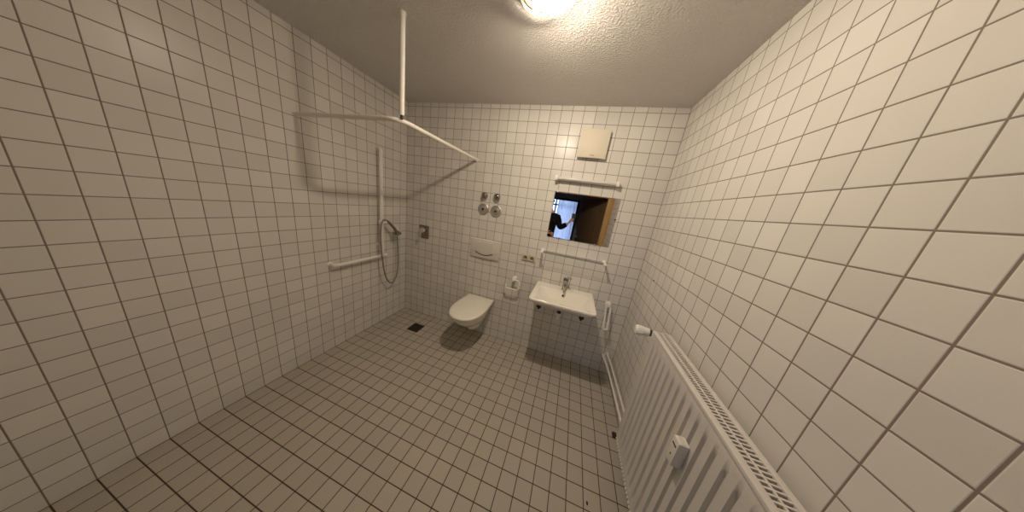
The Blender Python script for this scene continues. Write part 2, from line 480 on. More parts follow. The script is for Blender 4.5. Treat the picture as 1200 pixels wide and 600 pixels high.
bm = nbm(); add_lathe(bm, (0, -.195, 1.092), (1, 0, 0), [(.030, 0), (.030, .006), (.018, .010), (.018, .040), (.022, .05), (.020, .066), (.010, .074)], 26); obj('rosette', bm, M_chrome, so)
bm = nbm(); add_lathe(bm, (GX-.012, -.195, 1.085), (0, 0, -1), [(.011, 0), (.011, .026)], 16); obj('hose_nut', bm, M_chrome, so)

sm = thing('shower_mixer', 'square chrome shower mixer plate with a lever, beside the room corner', 'shower mixer', (.28, 0, 1.06))
bm = nbm(); add_box(bm, (.205, -.012, 1.055), (.345, 0, 1.215), .008, 3); obj('plate', bm, M_hose2, sm)
bm = nbm(); add_lathe(bm, (.275, -.012, 1.155), (0, -1, 0), [(.036, 0), (.036, .03), (.030, .042), (.012, .048)], 30); obj('knob', bm, M_chrome, sm)
bm = nbm(); add_box(bm, (.262, -.062, 1.055), (.288, -.046, 1.165), .005, 2, Matrix.Rotation(-.25, 3, 'X'), V(.275, -.05, 1.155)); obj('lever', bm, M_chrome, sm)

dr = thing('floor_drain', 'square dark metal floor drain grate set in the shower floor', 'drain', (.443, -.293, 0))
bm = nbm()
c = V(.443, -.293, 0); hw = .072
for a, b in (((-hw, -hw), (hw, -hw+.012)), ((-hw, hw-.012), (hw, hw)), ((-hw, -hw+.012), (-hw+.012, hw-.012)), ((hw-.012, -hw+.012), (hw, hw-.012))):
    add_box(bm, (c.x+a[0], c.y+a[1], .0002), (c.x+b[0], c.y+b[1], .005), .001, 1)
obj('frame', bm, M_grate, dr)
bm = nbm()
for i in range(8):
    x = c.x-.057+i*.0152
    add_box(bm, (x, c.y-.06, .0015), (x+.0085, c.y+.06, .0045), .001, 1)
obj('grate', bm, M_grate, dr)
bm = nbm(); add_box(bm, (c.x-.06, c.y-.06, .0003), (c.x+.06, c.y+.06, .0013)); obj('sump', bm, M_gap, dr)

# ------------------------------------------------------------------ back wall fittings
g = 'chrome stop valves above the toilet'
v0 = thing('stop_valve', 'domed chrome stop valve knob, the left of the upper pair on the wall', 'valve', (1.042, 0, 1.652), g)
cc = V(1.046, 0, 1.668)
bm = nbm(); add_lathe(bm, cc, (0, -1, 0), [(.030, 0), (.030, .004), (.018, .010), (.015, .014)], 28); obj('rosette', bm, M_disc, v0)
bm = nbm(); add_lathe(bm, cc+V(0, -.013, 0), (0, -1, 0), [(.024, 0), (.033, .004), (.036, .014), (.034, .024), (.028, .033), (.017, .040), (.004, .042)], 32); obj('knob', bm, M_chrd, v0)
dup(v0, (.143, 0, .003), 'domed chrome stop valve knob, the right of the upper pair on the wall')
g = 'water meter rosettes above the toilet'
r0 = thing('meter_rosette', 'round flat metal disc with a dark centre under the left valve knob', 'rosette', (1.034, 0, 1.522), g)
cc = V(1.036, 0, 1.522)
bm = nbm(); add_lathe(bm, cc, (0, -1, 0), [(.064, 0), (.064, .005), (.056, .011), (.040, .009), (.034, .012), (.026, .012)], 40, cap1=True); obj('disc', bm, M_disc, r0)
bm = nbm(); add_lathe(bm, cc+V(0, -.0115, 0), (0, -1, 0), [(.024, 0), (.023, .004), (.016, .005)], 28); obj('cap', bm, M_disc, r0)
bm = nbm(); add_lathe(bm, cc+V(0, -.0164, 0), (0, -1, 0), [(.0125, 0), (.012, .001)], 20); obj('screw_hole', bm, M_gap, r0, label='dark screw recess')
dup(r0, (.150, 0, -.003), 'round flat metal disc with a dark centre under the right valve knob')

fp = thing('flush_plate', 'off-white rectangular flush plate with one curved push button above the toilet', 'flush plate', (1.11, 0, .975))
fx0, fx1, fz0, fz1 = .940, 1.292, .975, 1.190
bm = nbm()
nx = 30; R0 = []
for i in range(nx+1):
    t = i/nx; x = fx0+(fx1-fx0)*t; b = .016+.008*math.sin(PI*t)
    R0.append([V(x, 0, fz0), V(x, -b, fz0+.003), V(x, -b-.003, fz0+.012), V(x, -b-.003, fz1-.012), V(x, -b, fz1-.003), V(x, 0, fz1)])
loft(bm, R0, cap0=True, cap1=True); obj('plate', bm, M_flush, fp, sharp=45)
bm = nbm(); bx0, bx1, bz1, bz0 = 1.005, 1.215, 1.165, 1.045
R0 = []
for i in range(25):
    t = i/24; x = bx0+(bx1-bx0)*t; sag = .028*math.sin(PI*t)
    R0.append([V(x, -.018, bz0-sag), V(x, -.033, bz0-sag+.002), V(x, -.035, bz0-sag+.012), V(x, -.030, bz1-.004), V(x, -.018, bz1)])
loft(bm, R0, cap0=True, cap1=True); obj('push_button', bm, M_flush, fp, sharp=45)
bm = nbm(); R0 = []
for i in range(25):
    t = i/24; x = bx0-.002+(bx1-bx0+.004)*t; sag = .028*math.sin(PI*t)
    R0.append([V(x, -.017, bz0-sag-.008), V(x, -.0285, bz0-sag-.008), V(x, -.0285, bz0-sag), V(x, -.017, bz0-sag)])
loft(bm, R0, cap0=True, cap1=True); obj('button_gap', bm, M_gap, fp, label='dark curved gap under the button')

sk = thing('double_wall_socket', 'ivory double power socket on the wall between toilet and shelf', 'socket', (1.627, 0, 1.088))
bm = nbm(); add_box(bm, (1.551, -.010, 1.050), (1.704, -.0005, 1.126), .004, 3); obj('frame', bm, M_sock, sk)
for x in (1.5905, 1.6645):
    bm = nbm(); add_lathe(bm, (x, -.0095, 1.088), (0, -1, 0), [(.029, 0), (.029, .009), (.026, .0105), (.0225, .0105), (.0205, .001)], 36, cap1=False); ins = obj('insert', bm, M_sock, sk)
    bm = nbm(); add_lathe(bm, (x, -.0100, 1.088), (0, -1, 0), [(.0208, 0), (.0205, .0008)], 28); pl = obj('socket_face', bm, M_sock_shade, ins, label='round ivory face with the shade of the socket recess painted in')
    bm = nbm()
    for s in (-1, 1): add_lathe(bm, (x+s*.0095, -.0110, 1.088), (0, -1, 0), [(.004, 0), (.0038, .0006)], 12)
    obj('pin_holes', bm, M_gap, ins)

vf = thing('ventilation_fan', 'square beige exhaust fan cover high on the back wall', 'fan', (2.04, 0, 2.12))
bm = nbm(); add_box(bm, (1.925, -.034, 2.135), (2.143, -.0005, 2.335), .003); obj('housing', bm, mat('fan housing with painted shade', (.20, .165, .13), .6), vf)  # housing colour darkened to stand for the shaded gap behind the cover
bm = nbm(); R0 = []
for i in range(25):
    t = i/24; x = 1.912+.245*t; b = .040+.014*math.sin(PI*t)**.8
    R0.append([V(x, -.034, 2.118), V(x, -b, 2.118), V(x, -b-.003, 2.126), V(x, -b-.003, 2.335), V(x, -b+.002, 2.348), V(x, -.034, 2.350)])
loft(bm, R0, cap0=True, cap1=True); obj('cover', bm, M_plast, vf, sharp=45)
bm = nbm(); add_box(bm, (2.022, -.0585, 2.1345), (2.060, -.0566, 2.1385)); obj('badge', bm, mat('grey badge print', (.22, .19, .15), .5), vf)

ml = thing('mirror_light', 'slim white tube light with end caps mounted above the mirror', 'light', (2.04, 0, 1.91))
bm = nbm(); add_box(bm, (1.762, -.030, 1.904), (2.318, -.0005, 1.934), .004); obj('housing', bm, M_white, ml)
bm = nbm(); add_lathe(bm, (1.785, -.046, 1.921), (1, 0, 0), [(.0145, 0), (.0155, .003), (.0155, .507), (.0145, .51)], 24); obj('tube', bm, mat('unlit opal tube', (.70, .68, .64), .3), ml)
for x in (1.757, 2.296):
    bm = nbm(); add_box(bm, (x, -.066, 1.900), (x+.027, -.001, 1.944), .005); obj('end_cap', bm, M_nylon, ml)

MX0, MX1, MZ0, MZ1 = 1.776, 2.372, 1.356, 1.806
mi = thing('wall_mirror', 'rectangular frameless mirror above the washbasin reflecting the doorway', 'mirror', ((MX0+MX1)/2, 0, MZ0))
bm = nbm(); add_box(bm, (MX0, -.0065, MZ0), (MX1, -.002, MZ1)); obj('backing', bm, M_miredge, mi)
bm = nbm(); add_box(bm, (MX0+.002, -.0085, MZ0+.002), (MX1-.002, -.0064, MZ1-.002)); obj('mirror_glass', bm, M_mir, mi)
for x, z, m_ in ((1.800, MZ1, M_nylon), (2.369, 1.617, M_dark), (1.9, MZ0, M_steel), (2.25, MZ0, M_steel)):
    bm = nbm(); s = (0, 0)
    add_box(bm, (x-.007, -.0115, z-.007), (x+.007, -.001, z+.007), .002); obj('mirror_clip', bm, m_, mi)

gs = thing('glass_shelf', 'narrow clear glass shelf on white brackets below the mirror', 'shelf', (2.07, 0, 1.2))
bm = nbm(); add_box(bm, (1.775, -.126, 1.202), (2.358, -.020, 1.206)); obj('shelf_panel', bm, M_glass, gs)
bm = nbm(); add_box(bm, (1.775, -.1272, 1.2018), (2.358, -.1258, 1.2062)); obj('glass_edge', bm, M_edge, gs, label='dark green polished front edge')
for x in (1.760, 2.373):
    bm = nbm(); add_tube(bm, [(x, -.002, 1.202), (x, -.132, 1.204)], .0095, 16)
    add_lathe(bm, (x, 0, 1.202), (0, -1, 0), [(.020, 0), (.020, .006), (.012, .012)], 20)
    s = 1 if x < 2 else -1
    add_box(bm, (min(x, x+s*.022), -.134, 1.196), (max(x, x+s*.022), -.112, 1.213), .003)
    obj('bracket', bm, M_nylon, gs)

ph = thing('toilet_paper_holder', 'white U-shaped toilet paper holder without a roll, beside the toilet', 'paper holder', (1.51, 0, .82))
bm = nbm(); add_lathe(bm, (1.512, 0, .822), (0, -1, 0), [(.026, 0), (.026, .012), (.020, .018), (.018, .072), (.012, .08)], 24); obj('wall_mount', bm, M_nylon, ph)
bm = nbm(); add_tube(bm, fillet([(1.512, -.070, .826), (1.590, -.074, .822), (1.585, -.086, .722), (1.440, -.086, .722), (1.438, -.086, .765)], [.03, .03, .03]), .0088, 16); obj('loop', bm, M_nylon, ph)

th = thing('towel_rail', 'white narrow two-armed towel rail on the wall right of the washbasin', 'towel rail', (2.497, 0, .80))
cc = V(2.508, 0, .790)
bm = nbm(); add_lathe(bm, cc, (0, -1, 0), [(.031, 0), (.031, .028), (.026, .044), (.012, .052)], 26); obj('wall_mount', bm, M_nylon, th)
bm = nbm(); a, b = cc+V(-.017, -.036, -.01), cc+V(-.006, -.100, -.235)
a2, b2 = cc+V(.024, -.036, -.01), cc+V(.030, -.100, -.235)
add_tube(bm, fillet([a, b, b2, a2], .012), .0098, 14); obj('arms', bm, M_nylon, th)

# ------------------------------------------------------------------ toilet
TX = 1.137
def dshape(cx, hw, yb, yf, z, n=40, sq=2.45, back=.7):
    """rear-flat, front-rounded outline; first half of the points run round the front"""
    pts = []
    ym = yb + (yf - yb) * .46
    for i in range(n):
        t = i/(n-1); a = PI*t
        c_, s_ = math.cos(a), math.sin(a)
        x = cx - hw*math.copysign(abs(c_)**(2/sq), c_)
        y = ym + (yf-ym)*abs(s_)**(2/sq)
        pts.append(V(x, y, z))
    m_ = 10
    e = V(cx+hw, ym, z); bw = hw*(1-back*.12)
    for i in range(1, m_): pts.append(e.lerp(V(cx+bw, yb, z), i/m_))
    for i in range(0, m_+1): pts.append(V(cx+bw-2*bw*i/m_, yb, z))
    for i in range(1, m_): pts.append(V(cx-bw, yb, z).lerp(V(cx-hw, ym, z), i/m_))
    return pts
to = thing('wall_hung_toilet', 'ivory wall-hung toilet with closed lid on the back wall', 'toilet', (TX, 0, .14))
bm = nbm(); R0 = []
for z, hw, yb, yf in ((.452, .166, -.0, -.528), (.440, .170, -.0, -.534), (.415, .166, -.0, -.522), (.375, .156, -.0, -.488), (.335, .142, -.0, -.435), (.300, .122, -.0, -.365), (.278, .098, -.0, -.310), (.262, .084, -.0, -.290), (.225, .080, -.0, -.280), (.190, .072, -.0, -.262), (.178, .058, -.0, -.24)):
    R0.append(dshape(TX, hw, yb-.001, yf, z, sq=2.15, back=1.6))
loft(bm, R0, cap0=True, cap1=True); obj('bowl', bm, M_cer, to, sharp=50)
bm = nbm(); R0 = [dshape(TX, h, yb, yf, z) for z, h, yb, yf in ((.4525, .168, -.05, -.536), (.4535, .174, -.045, -.543), (.465, .177, -.042, -.547), (.469, .173, -.046, -.541))]
loft(bm, R0, cap0=True, cap1=True); obj('seat', bm, M_lid, to, sharp=50)
bm = nbm(); R0 = [dshape(TX, h, yb, yf, z) for z, h, yb, yf in ((.4715, .172, -.030, -.546), (.4730, .180, -.014, -.556), (.484, .183, -.010, -.561), (.492, .181, -.012, -.557), (.4975, .172, -.02, -.545), (.500, .150, -.045, -.51), (.5015, .10, -.10, -.42), (.502, .03, -.20, -.30))]
loft(bm, R0, cap0=True, cap1=True); obj('lid', bm, M_lid, to, sharp=50)
for s in (-1, 1):
    bm = nbm(); add_tube(bm, [(TX+s*.06, -.030, .462), (TX+s*.12, -.030, .462)], .0115, 16); obj('hinge', bm, M_chrome, to)

# ------------------------------------------------------------------ washbasin
def rrect(x0, x1, y0, y1, r, z, n=8, tilt=0):
    pts = []
    for cx, cy, a0 in ((x1-r[0], y1-r[0], 0), (x0+r[0], y1-r[0], PI/2), (x0+r[1], y0+r[1], PI), (x1-r[1], y0+r[1], 1.5*PI)):
        rr = r[0] if cy > (y0+y1)/2 else r[1]
        for i in range(n+1):
            a = a0 + PI/2*i/n
            pts.append(V(cx+rr*math.cos(a), cy+rr*math.sin(a), z + tilt*(cy+rr*math.sin(a)+.24)))
    return pts
SX0, SX1, SYF, SZ = 1.766, 2.346, -.480, .858
wb = thing('washbasin', 'white rectangular ceramic washbasin mounted under the mirror', 'washbasin', ((SX0+SX1)/2, 0, .70))
bm = nbm()
rings = [
    rrect(SX0+.17, SX1-.17, -.245, -.001, (.004, .05), .712),
    rrect(SX0+.12, SX1-.12, -.310, -.001, (.004, .06), .728),
    rrect(SX0+.065, SX1-.065, -.385, -.001, (.004, .06), .762),
    rrect(SX0+.030, SX1-.030, -.440, -.001, (.004, .05), .797),
    rrect(SX0+.010, SX1-.010, SYF+.012, -.001, (.004, .042), .822),
    rrect(SX0+.002, SX1-.002, SYF+.002, -.001, (.004, .040), .832),
    rrect(SX0, SX1, SYF, -.001, (.004, .038), .848),
    rrect(SX0+.004, SX1-.004, SYF+.004, -.002, (.006, .036), .8565),
    rrect(SX0+.012, SX1-.012, SYF+.012, -.006, (.008, .032), SZ),
    rrect(SX0+.026, SX1-.026, SYF+.026, -.020, (.014, .030), .8545),
    rrect(SX0+.040, SX1-.040, SYF+.036, -.100, (.030, .036), .8525),
    rrect(SX0+.052, SX1-.052, SYF+.044, -.128, (.040, .044), .846),
    rrect(SX0+.075, SX1-.075, SYF+.062, -.150, (.055, .055), .822),
    rrect(SX0+.105, SX1-.105, SYF+.095, -.172, (.065, .065), .790),
    rrect(SX0+.160, SX1-.160, SYF+.135, -.200, (.060, .060), .768),
    rrect(SX0+.245, SX1-.245, SYF+.180, -.235, (.030, .030), .760)]
loft(bm, rings, cap0=True, cap1=True); obj('basin', bm, M_cer, wb, sharp=60)
bm = nbm(); add_lathe(bm, (2.056, -.153, .818), V(0, -.72, .69), [(.0105, -.004), (.0105, .004), (.008, .005)], 22); obj('overflow_hole', bm, M_gap, wb, label='dark round overflow hole')
bm = nbm(); add_lathe(bm, (2.056, -.27, .7602), (0, 0, 1), [(.026, 0), (.026, .004), (.020, .0055)], 26); obj('waste_plug', bm, M_chrome, wb)
for x in (1.852, 2.262):
    bm = nbm(); add_box(bm, (x-.022, -.262, .676), (x+.022, -.215, .722), .004)
    add_lathe(bm, (x, -.238, .678), (0, 0, -1), [(.012, 0), (.012, .020), (.007, .026)], 14)
    obj('mounting_bolt', bm, M_grate, wb, label='dark metal fixing under the basin')
fa = thing('basin_faucet', 'chrome single-lever faucet standing on the washbasin rim', 'faucet', (2.056, -.072, .853))
fx = 2.056
bm = nbm(); add_lathe(bm, (fx, -.070, .853), V(0, -.06, 1), [(.027, 0), (.027, .006), (.023, .010), (.022, .075), (.024, .082), (.026, .088), (.027, .118), (.022, .130), (.008, .134)], 30); obj('body', bm, M_chrd, fa)
bm = nbm(); add_tube(bm, spline([(fx, -.078, .892), (fx, -.11, .898), (fx, -.150, .893), (fx, -.182, .878)], 6), lambda t: .0155-.004*t, 18)
add_lathe(bm, (fx, -.180, .880), (0, -.25, -1), [(.011, 0), (.011, .016)], 18); obj('spout', bm, M_chrome, fa)
bm = nbm(); add_tube(bm, spline([(fx, -.080, .980), (fx+.012, -.100, .998), (fx+.034, -.132, 1.006), (fx+.050, -.152, 1.002)], 6), lambda t: .0130-.004*t, 14); obj('lever', bm, M_chrome, fa)
bt = thing('basin_trap', 'chrome and white drain trap under the washbasin', 'drain pipe', (2.05, -.2, .55))
bm = nbm(); add_lathe(bm, (2.052, -.225, .714), (0, 0, -1), [(.020, 0), (.020, .050)], 24); obj('tailpiece', bm, M_grate, bt)
bm = nbm(); add_lathe(bm, (2.052, -.225, .664), (0, 0, -1), [(.027, 0), (.029, .003), (.029, .020), (.024, .024)], 26); obj('nut', bm, M_nylon, bt)
bm = nbm(); add_tube(bm, fillet([(2.052, -.225, .641), (2.052, -.225, .590), (2.052, -.002, .590)], .05), .0175, 20); obj('elbow_pipe', bm, M_nylon, bt)
bm = nbm(); add_lathe(bm, (2.052, 0, .590), (0, -1, 0), [(.040, 0), (.038, .006), (.020, .010)], 28); obj('wall_rosette', bm, M_nylon, bt)

# ------------------------------------------------------------------ radiator
RF, RB = 2.585, 2.672
RY0, RY1, RZ0, RZ1 = -.845, -2.045, .20, 1.025
ra = thing('panel_radiator', 'large white ribbed panel radiator with a top grille on the right wall', 'radiator', (2.63, -1.445, .2))
def panel(xf, sgn, thick=.014):
    bm = nbm(); ny = 480; nzs = [RZ0, RZ0+.012, RZ0+.03, RZ0+.05, RZ0+.07, .45, .7, RZ1-.10, RZ1-.085, RZ1-.07, RZ1-.045, RZ1-.012, RZ1]
    def fade(z): 
        a = min(1, max(0, (z-(RZ0+.03))/.035)); b = min(1, max(0, ((RZ1-.05)-z)/.035))
        return (a*a*(3-2*a))*(b*b*(3-2*b))
    cols = []
    for i in range(ny+1):
        y = RY0 + (RY1-RY0)*i/ny
        ph_ = ((RY0-y-.045)/.05)
        inside = 1 if (.0 < ph_ and y > RY1+.045) else 0
        t = ph_ % 1.0
        pr_ = min(1, max(0, (.20-abs(t-.5))/.075))
        edge = 1.0 if (i in (0, ny)) else 0
        cols.append([V(xf + sgn*(.0115*pr_*inside*fade(z)) + sgn*(.003*edge + (.003 if z in (RZ0, RZ1) else 0)) + 0, y, z) for z in nzs])
    back = [[V(p.x + sgn*thick if False else xf+sgn*thick, p.y, p.z) for p in c] for c in cols]
    # front grid
    F = [[bm.verts.new((p.x+sgn*0, p.y, p.z)) for p in c] for c in cols]
    B = [[bm.verts.new(p) for p in c] for c in back]
    m_ = len(nzs)
    for i in range(ny):
        for k in range(m_-1):
            bm.faces.new((F[i][k], F[i+1][k], F[i+1][k+1], F[i][k+1]))
            bm.faces.new((B[i][k], B[i][k+1], B[i+1][k+1], B[i+1][k]))
        bm.faces.new((F[i][0], B[i][0], B[i+1][0], F[i+1][0]))
        bm.faces.new((F[i][-1], F[i+1][-1], B[i+1][-1], B[i][-1]))
    for k in range(m_-1):
        bm.faces.new((F[0][k], F[0][k+1], B[0][k+1], B[0][k]))
        bm.faces.new((F[-1][k], B[-1][k], B[-1][k+1], F[-1][k+1]))
    return bm
obj('front_panel', panel(RF, 1), M_rad, ra, sharp=55, label='ribbed front panel')
obj('rear_panel', panel(RB+.006, -1), M_rad, ra, sharp=55)
bm = nbm()
k = 0
y = RY0-.02
while y > RY1+.02:
    add_box(bm, (RF-.004, y-.011, RZ0-.005), (RF+.006, y, RZ0+.007), .002, 1)
    y -= .0195
obj('welded_seam', bm, M_nylon, ra, label='row of small weld tabs along the bottom edge')
bm = nbm()   # grille: two rails and cross bars with convector fins below
add_box(bm, (RF-.003, RY1+.004, RZ1-.010), (RF+.020, RY0-.004, RZ1+.006), .002)
add_box(bm, (RB-.016, RY1+.004, RZ1-.012), (RB+.002, RY0-.004, RZ1+.006), .002)
y = RY0-.006
while y > RY1+.01:
    add_box(bm, (RF+.020, y-.006, RZ1-.006), (RB-.014, y, RZ1+.003), .0008, 1)
    y -= .0145
mid = (RF+RB)/2
add_box(bm, (mid-.003, RY1+.004, RZ1-.006), (mid+.003, RY0-.004, RZ1+.004), .001, 1)
obj('top_grille', bm, M_rad, ra)
bm = nbm()
y = RY0-.02
while y > RY1+.03:
    add_box(bm, (RF+.014, y-.002, RZ0+.05), (RB-.008, y, RZ1-.06)); y -= .025
obj('convector_fins', bm, mat('dusty convector sheet', (.22, .20, .17), .7), ra)
for yy in (RY0, RY1+.006):
    bm = nbm(); add_box(bm, (RF+.010, yy-.006, RZ0+.01), (RB-.004, yy, RZ1+.002), .002); obj('side_cover', bm, M_rad, ra)
vy = -.80
bm = nbm(); add_tube(bm, fillet([(2.640, RY0+.0, .985), (2.640, -.800, .985)], .01), .011, 14)
add_lathe(bm, (2.655, -.800, .985), (-1, 0, 0), [(.013, 0), (.017, .004), (.017, .030), (.013, .034)], 20); obj('valve_body', bm, M_steel, ra)
bm = nbm(); add_lathe(bm, (2.634, -.800, .985), (-1, 0, 0), [(.020, 0), (.020, .048)], 20); obj('valve_collar', bm, M_dark, ra, label='dark collar of the thermostat')
bm = nbm(); d_ = V(-1, 0, 0); p_ = V(2.587, -.800, .985)
prof = [(.023, 0), (.026, .004), (.026, .030), (.029, .035), (.029, .066), (.026, .074), (.012, .078)]
add_lathe(bm, p_, d_, prof, 28)
u_, w_ = frame(d_)
for k in range(14):
    a = 2*PI*k/14; q_ = p_+d_*.041+(u_*math.cos(a)+w_*math.sin(a))*.029
    add_tube(bm, [q_, q_+d_*.028], .0022, 6)
obj('thermostat_head', bm, M_nylon, ra, label='white ribbed thermostat head')
for yy in (-1.1, -1.8):
    bm = nbm(); add_box(bm, (RB-.004, yy-.012, .28), (W-.001, yy+.012, .98), .001, 1); obj('wall_bracket', bm, M_rad, ra)

hm = thing('heat_cost_meter', 'small pale box-shaped heat meter stuck on the radiator front', 'meter', (2.57, -1.366, .75))
bm = nbm(); add_box(bm, (RF-.036, -1.387, .752), (RF+.0, -1.346, .862), .003, 2); obj('housing', bm, M_meter, hm)
bm = nbm(); add_box(bm, (RF-.0375, -1.379, .832), (RF-.0355, -1.355, .838)); obj('display_slot', bm, M_dark, hm)
bm = nbm(); add_box(bm, (RF-.0375, -1.369, .786), (RF-.0355, -1.364, .791)); obj('indicator_dot', bm, M_dark, hm)
bm = nbm(); add_box(bm, (RF-.026, -1.383, .8615), (RF-.012, -1.351, .8635)); obj('top_vent', bm, M_flush, hm)

hp = obj('heating_pipe', (lambda b: (add_tube(b, fillet([(2.632, -.002, .240), (2.634, -.035, .236), (2.664, -.085, .196), (2.668, -.50, .218), (2.668, -.83, .236), (2.655, -.90, .30)], .03), .0088, 14), add_lathe(b, (2.632, 0, .240), (0, -1, 0), [(.018, 0), (.016, .008)], 18), b)[2])(nbm()), M_white)
tag(hp, 'thin white heating pipe running closest to the right wall', 'pipe', 'white heating pipes behind the radiator')
hp2 = obj('heating_pipe', (lambda b: (add_tube(b, fillet([(2.600, -.002, .205), (2.602, -.03, .200), (2.628, -.12, .180), (2.632, -.45, .200), (2.632, -.83, .222), (2.632, -.90, .27)], .03), .0088, 14), add_lathe(b, (2.600, 0, .205), (0, -1, 0), [(.018, 0), (.016, .008)], 18), b)[2])(nbm()), M_white)
tag(hp2, 'thin white heating pipe farther from the right wall', 'pipe', 'white heating pipes behind the radiator')
bm = nbm(); add_box(bm, (2.632, -.705, .0003), (2.664, -.665, .022), .004, 2)
add_box(bm, (2.638, -.699, .0215), (2.658, -.671, .027), .002, 1)
tag(obj('door_stop', bm, mat('dark brown rubber', (.05, .035, .025), .6)), 'small dark block on the floor below the radiator corner', 'stopper')
bm = nbm(); add_lathe(bm, (W, -.155, 0), (-1, 0, 0), [(.006, 0), (.005, .003), (.002, .004)], 12)
bmesh.ops.translate(bm, verts=bm.verts[:], vec=(0, -.185, 1.205))
tag(obj('wall_screw', bm, M_black), 'tiny dark screw in the right tiled wall above the radiator', 'screw')
bm = nbm(); bmesh.ops.create_icosphere(bm, subdivisions=2, radius=.007)
for v in bm.verts: v.co = V(v.co.x*.8, v.co.y*1.5, v.co.z*.4+.0026) + V(2.422, -1.168, 0)
tag(obj('dirt_crumb', bm, mat('dark crumb', (.05, .035, .025), .9)), 'tiny dark crumb lying on a floor tile', 'crumb')

# ------------------------------------------------------------------ curtain in the far room
bm = nbm()
def curtain(bm, x0, x1, y, z0, z1, amp, n):
    top, bot = [], []
    for i in range(n*8+1):
        t = i/(n*8); x = x0+(x1-x0)*t; d = amp*math.sin(t*n*2*PI)+amp*.4*math.sin(t*n*5.1)
        top.append(V(x, y+d*.5, z1)); bot.append(V(x, y+d, z0))
    A = [[bm.verts.new(p) for p in r] for r in (bot, top)]
    for i in range(len(top)-1): bm.faces.new((A[0][i], A[0][i+1], A[1][i+1], A[1][i]))
curtain(bm, 1.25, 2.78, RY+.12, .04, 2.36, .03, 14)
tag(obj('sheer_curtain', bm, M_sheer, recalc=False), 'pale bluish sheer curtain in the lit doorway seen in the mirror', 'curtain')
bm = nbm(); add_tube(bm, [(.3, RY+.12, 2.375), (2.85, RY+.12, 2.375)], .012, 12)
tag(obj('curtain_rod', bm, M_steel), 'thin rod carrying the pale sheer curtain in the far room', 'curtain rod')

# ------------------------------------------------------------------ photographer (seen in the mirror)
PX, PY = 1.525, -2.305
pe = thing('person', 'person in a black sweater holding up a phone, seen in the mirror', 'person', (PX, PY, 0))
def skin(name, joints, edges, m, parent, sub=2, root=0, label=None):
    me = bpy.data.meshes.new(name)
    pts = [Vector(j[0]) for j in joints]
    c = wloc(parent)
    me.from_pydata([p-c for p in pts], edges, [])
    o = bpy.data.objects.new(name, me); COL.objects.link(o)
    o.parent = parent
    md = o.modifiers.new('skin', 'SKIN'); md.use_smooth_shade = True
    me.skin_vertices.new() if not me.skin_vertices else None
    for i, j in enumerate(joints):
        r = j[1]; me.skin_vertices[0].data[i].radius = (r, r) if not isinstance(r, tuple) else r
        me.skin_vertices[0].data[i].use_root = (i == root)
    sb = o.modifiers.new('sub', 'SUBSURF'); sb.levels = sub; sb.render_levels = sub
    me.materials.append(m)
    if label: o['label'] = label
    return o
def P(x, y, z): return (PX+x, PY+y, z if z < .2 else .2+(z-.2)*1.052)
RS, RE, RW = (1.680, -2.310, 1.475), (1.765, -2.275, 1.275), (1.915, -2.215, 1.405)
LS, LE, LW = P(-.18, 0, 1.43), P(-.24, -.01, 1.14), P(-.02, .085, 1.10)
# body: one continuous figure with the head, neck, trunk, legs and forearm ends
body = [(P(0, 0, .96), (.135, .10)), (P(0, 0, 1.12), (.12, .09)), (P(0, 0, 1.30), (.145, .10)), (P(0, 0, 1.44), (.10, .075)), (P(-.02, 0, 1.53), .052), (P(-.05, .01, 1.60), .056), (P(-.095, .02, 1.70), .085), (P(-.115, .01, 1.775), .06),
        (P(.10, 0, .88), .085), (P(.11, .01, .50), .058), (P(.115, -.02, .28), .050), (P(.115, -.03, .085), .036), (P(.12, .10, .035), .030),
        (P(-.10, 0, .88), .085), (P(-.11, .01, .50), .058), (P(-.115, -.02, .28), .050), (P(-.115, -.03, .085), .036), (P(-.12, .10, .035), .030),
        (RS, .052), (RE, .040), (RW, .027), (LS, .052), (LE, .040), (LW, .027)]
be = [(0, 1), (1, 2), (2, 3), (3, 4), (4, 5), (5, 6), (6, 7), (0, 8), (8, 9), (9, 10), (10, 11), (11, 12), (0, 13), (13, 14), (14, 15), (15, 16), (16, 17), (3, 18), (18, 19), (19, 20), (3, 21), (21, 22), (22, 23)]
skin('body', body, be, M_skin, pe)
# clothing
sw = [(P(0, 0, .93), (.155, .12)), (P(0, 0, 1.12), (.145, .112)), (P(0, 0, 1.30), (.165, .12)), (P(0, 0, 1.43), (.125, .095)), (P(-.015, 0, 1.495), .064),
      (RS, .076), ((1.715, -2.305, 1.375), .076), (RE, .072), ((1.832, -2.243, 1.335), .058), ((1.892, -2.223, 1.388), .045), (LS, .069), (LE, .055), (LW, .039)]
se = [(0, 1), (1, 2), (2, 3), (3, 4), (3, 5), (5, 6), (6, 7), (7, 8), (8, 9), (3, 10), (10, 11), (11, 12)]
skin('sweater', sw, se, M_knit, pe)
tr = [(P(0, 0, .96), (.155, .118)), (P(.10, 0, .86), .102), (P(.11, .01, .50), .075), (P(.115, -.02, .28), .068), (P(.115, -.03, .10), .060),
      (P(-.10, 0, .86), .102), (P(-.11, .01, .50), .075), (P(-.115, -.02, .28), .068), (P(-.115, -.03, .10), .060)]
skin('trousers', tr, [(0, 1), (1, 2), (2, 3), (3, 4), (0, 5), (5, 6), (6, 7), (7, 8)], M_jeans, pe)
for s in (-1, 1):
    skin('shoe', [(P(.115*s, -.06, .045), .040), (P(.117*s, .03, .042), .041), (P(.122*s, .13, .034), .034), (P(.124*s, .17, .030), .026)], [(0, 1), (1, 2), (2, 3)], M_shoe, pe)
skin('hair', [(P(-.11, -.01, 1.75), .098), (P(-.095, -.045, 1.69), .090), (P(-.06, -.06, 1.60), .062), (P(-.12, .03, 1.79), .068)], [(0, 1), (1, 2), (0, 3)], M_hair, pe)
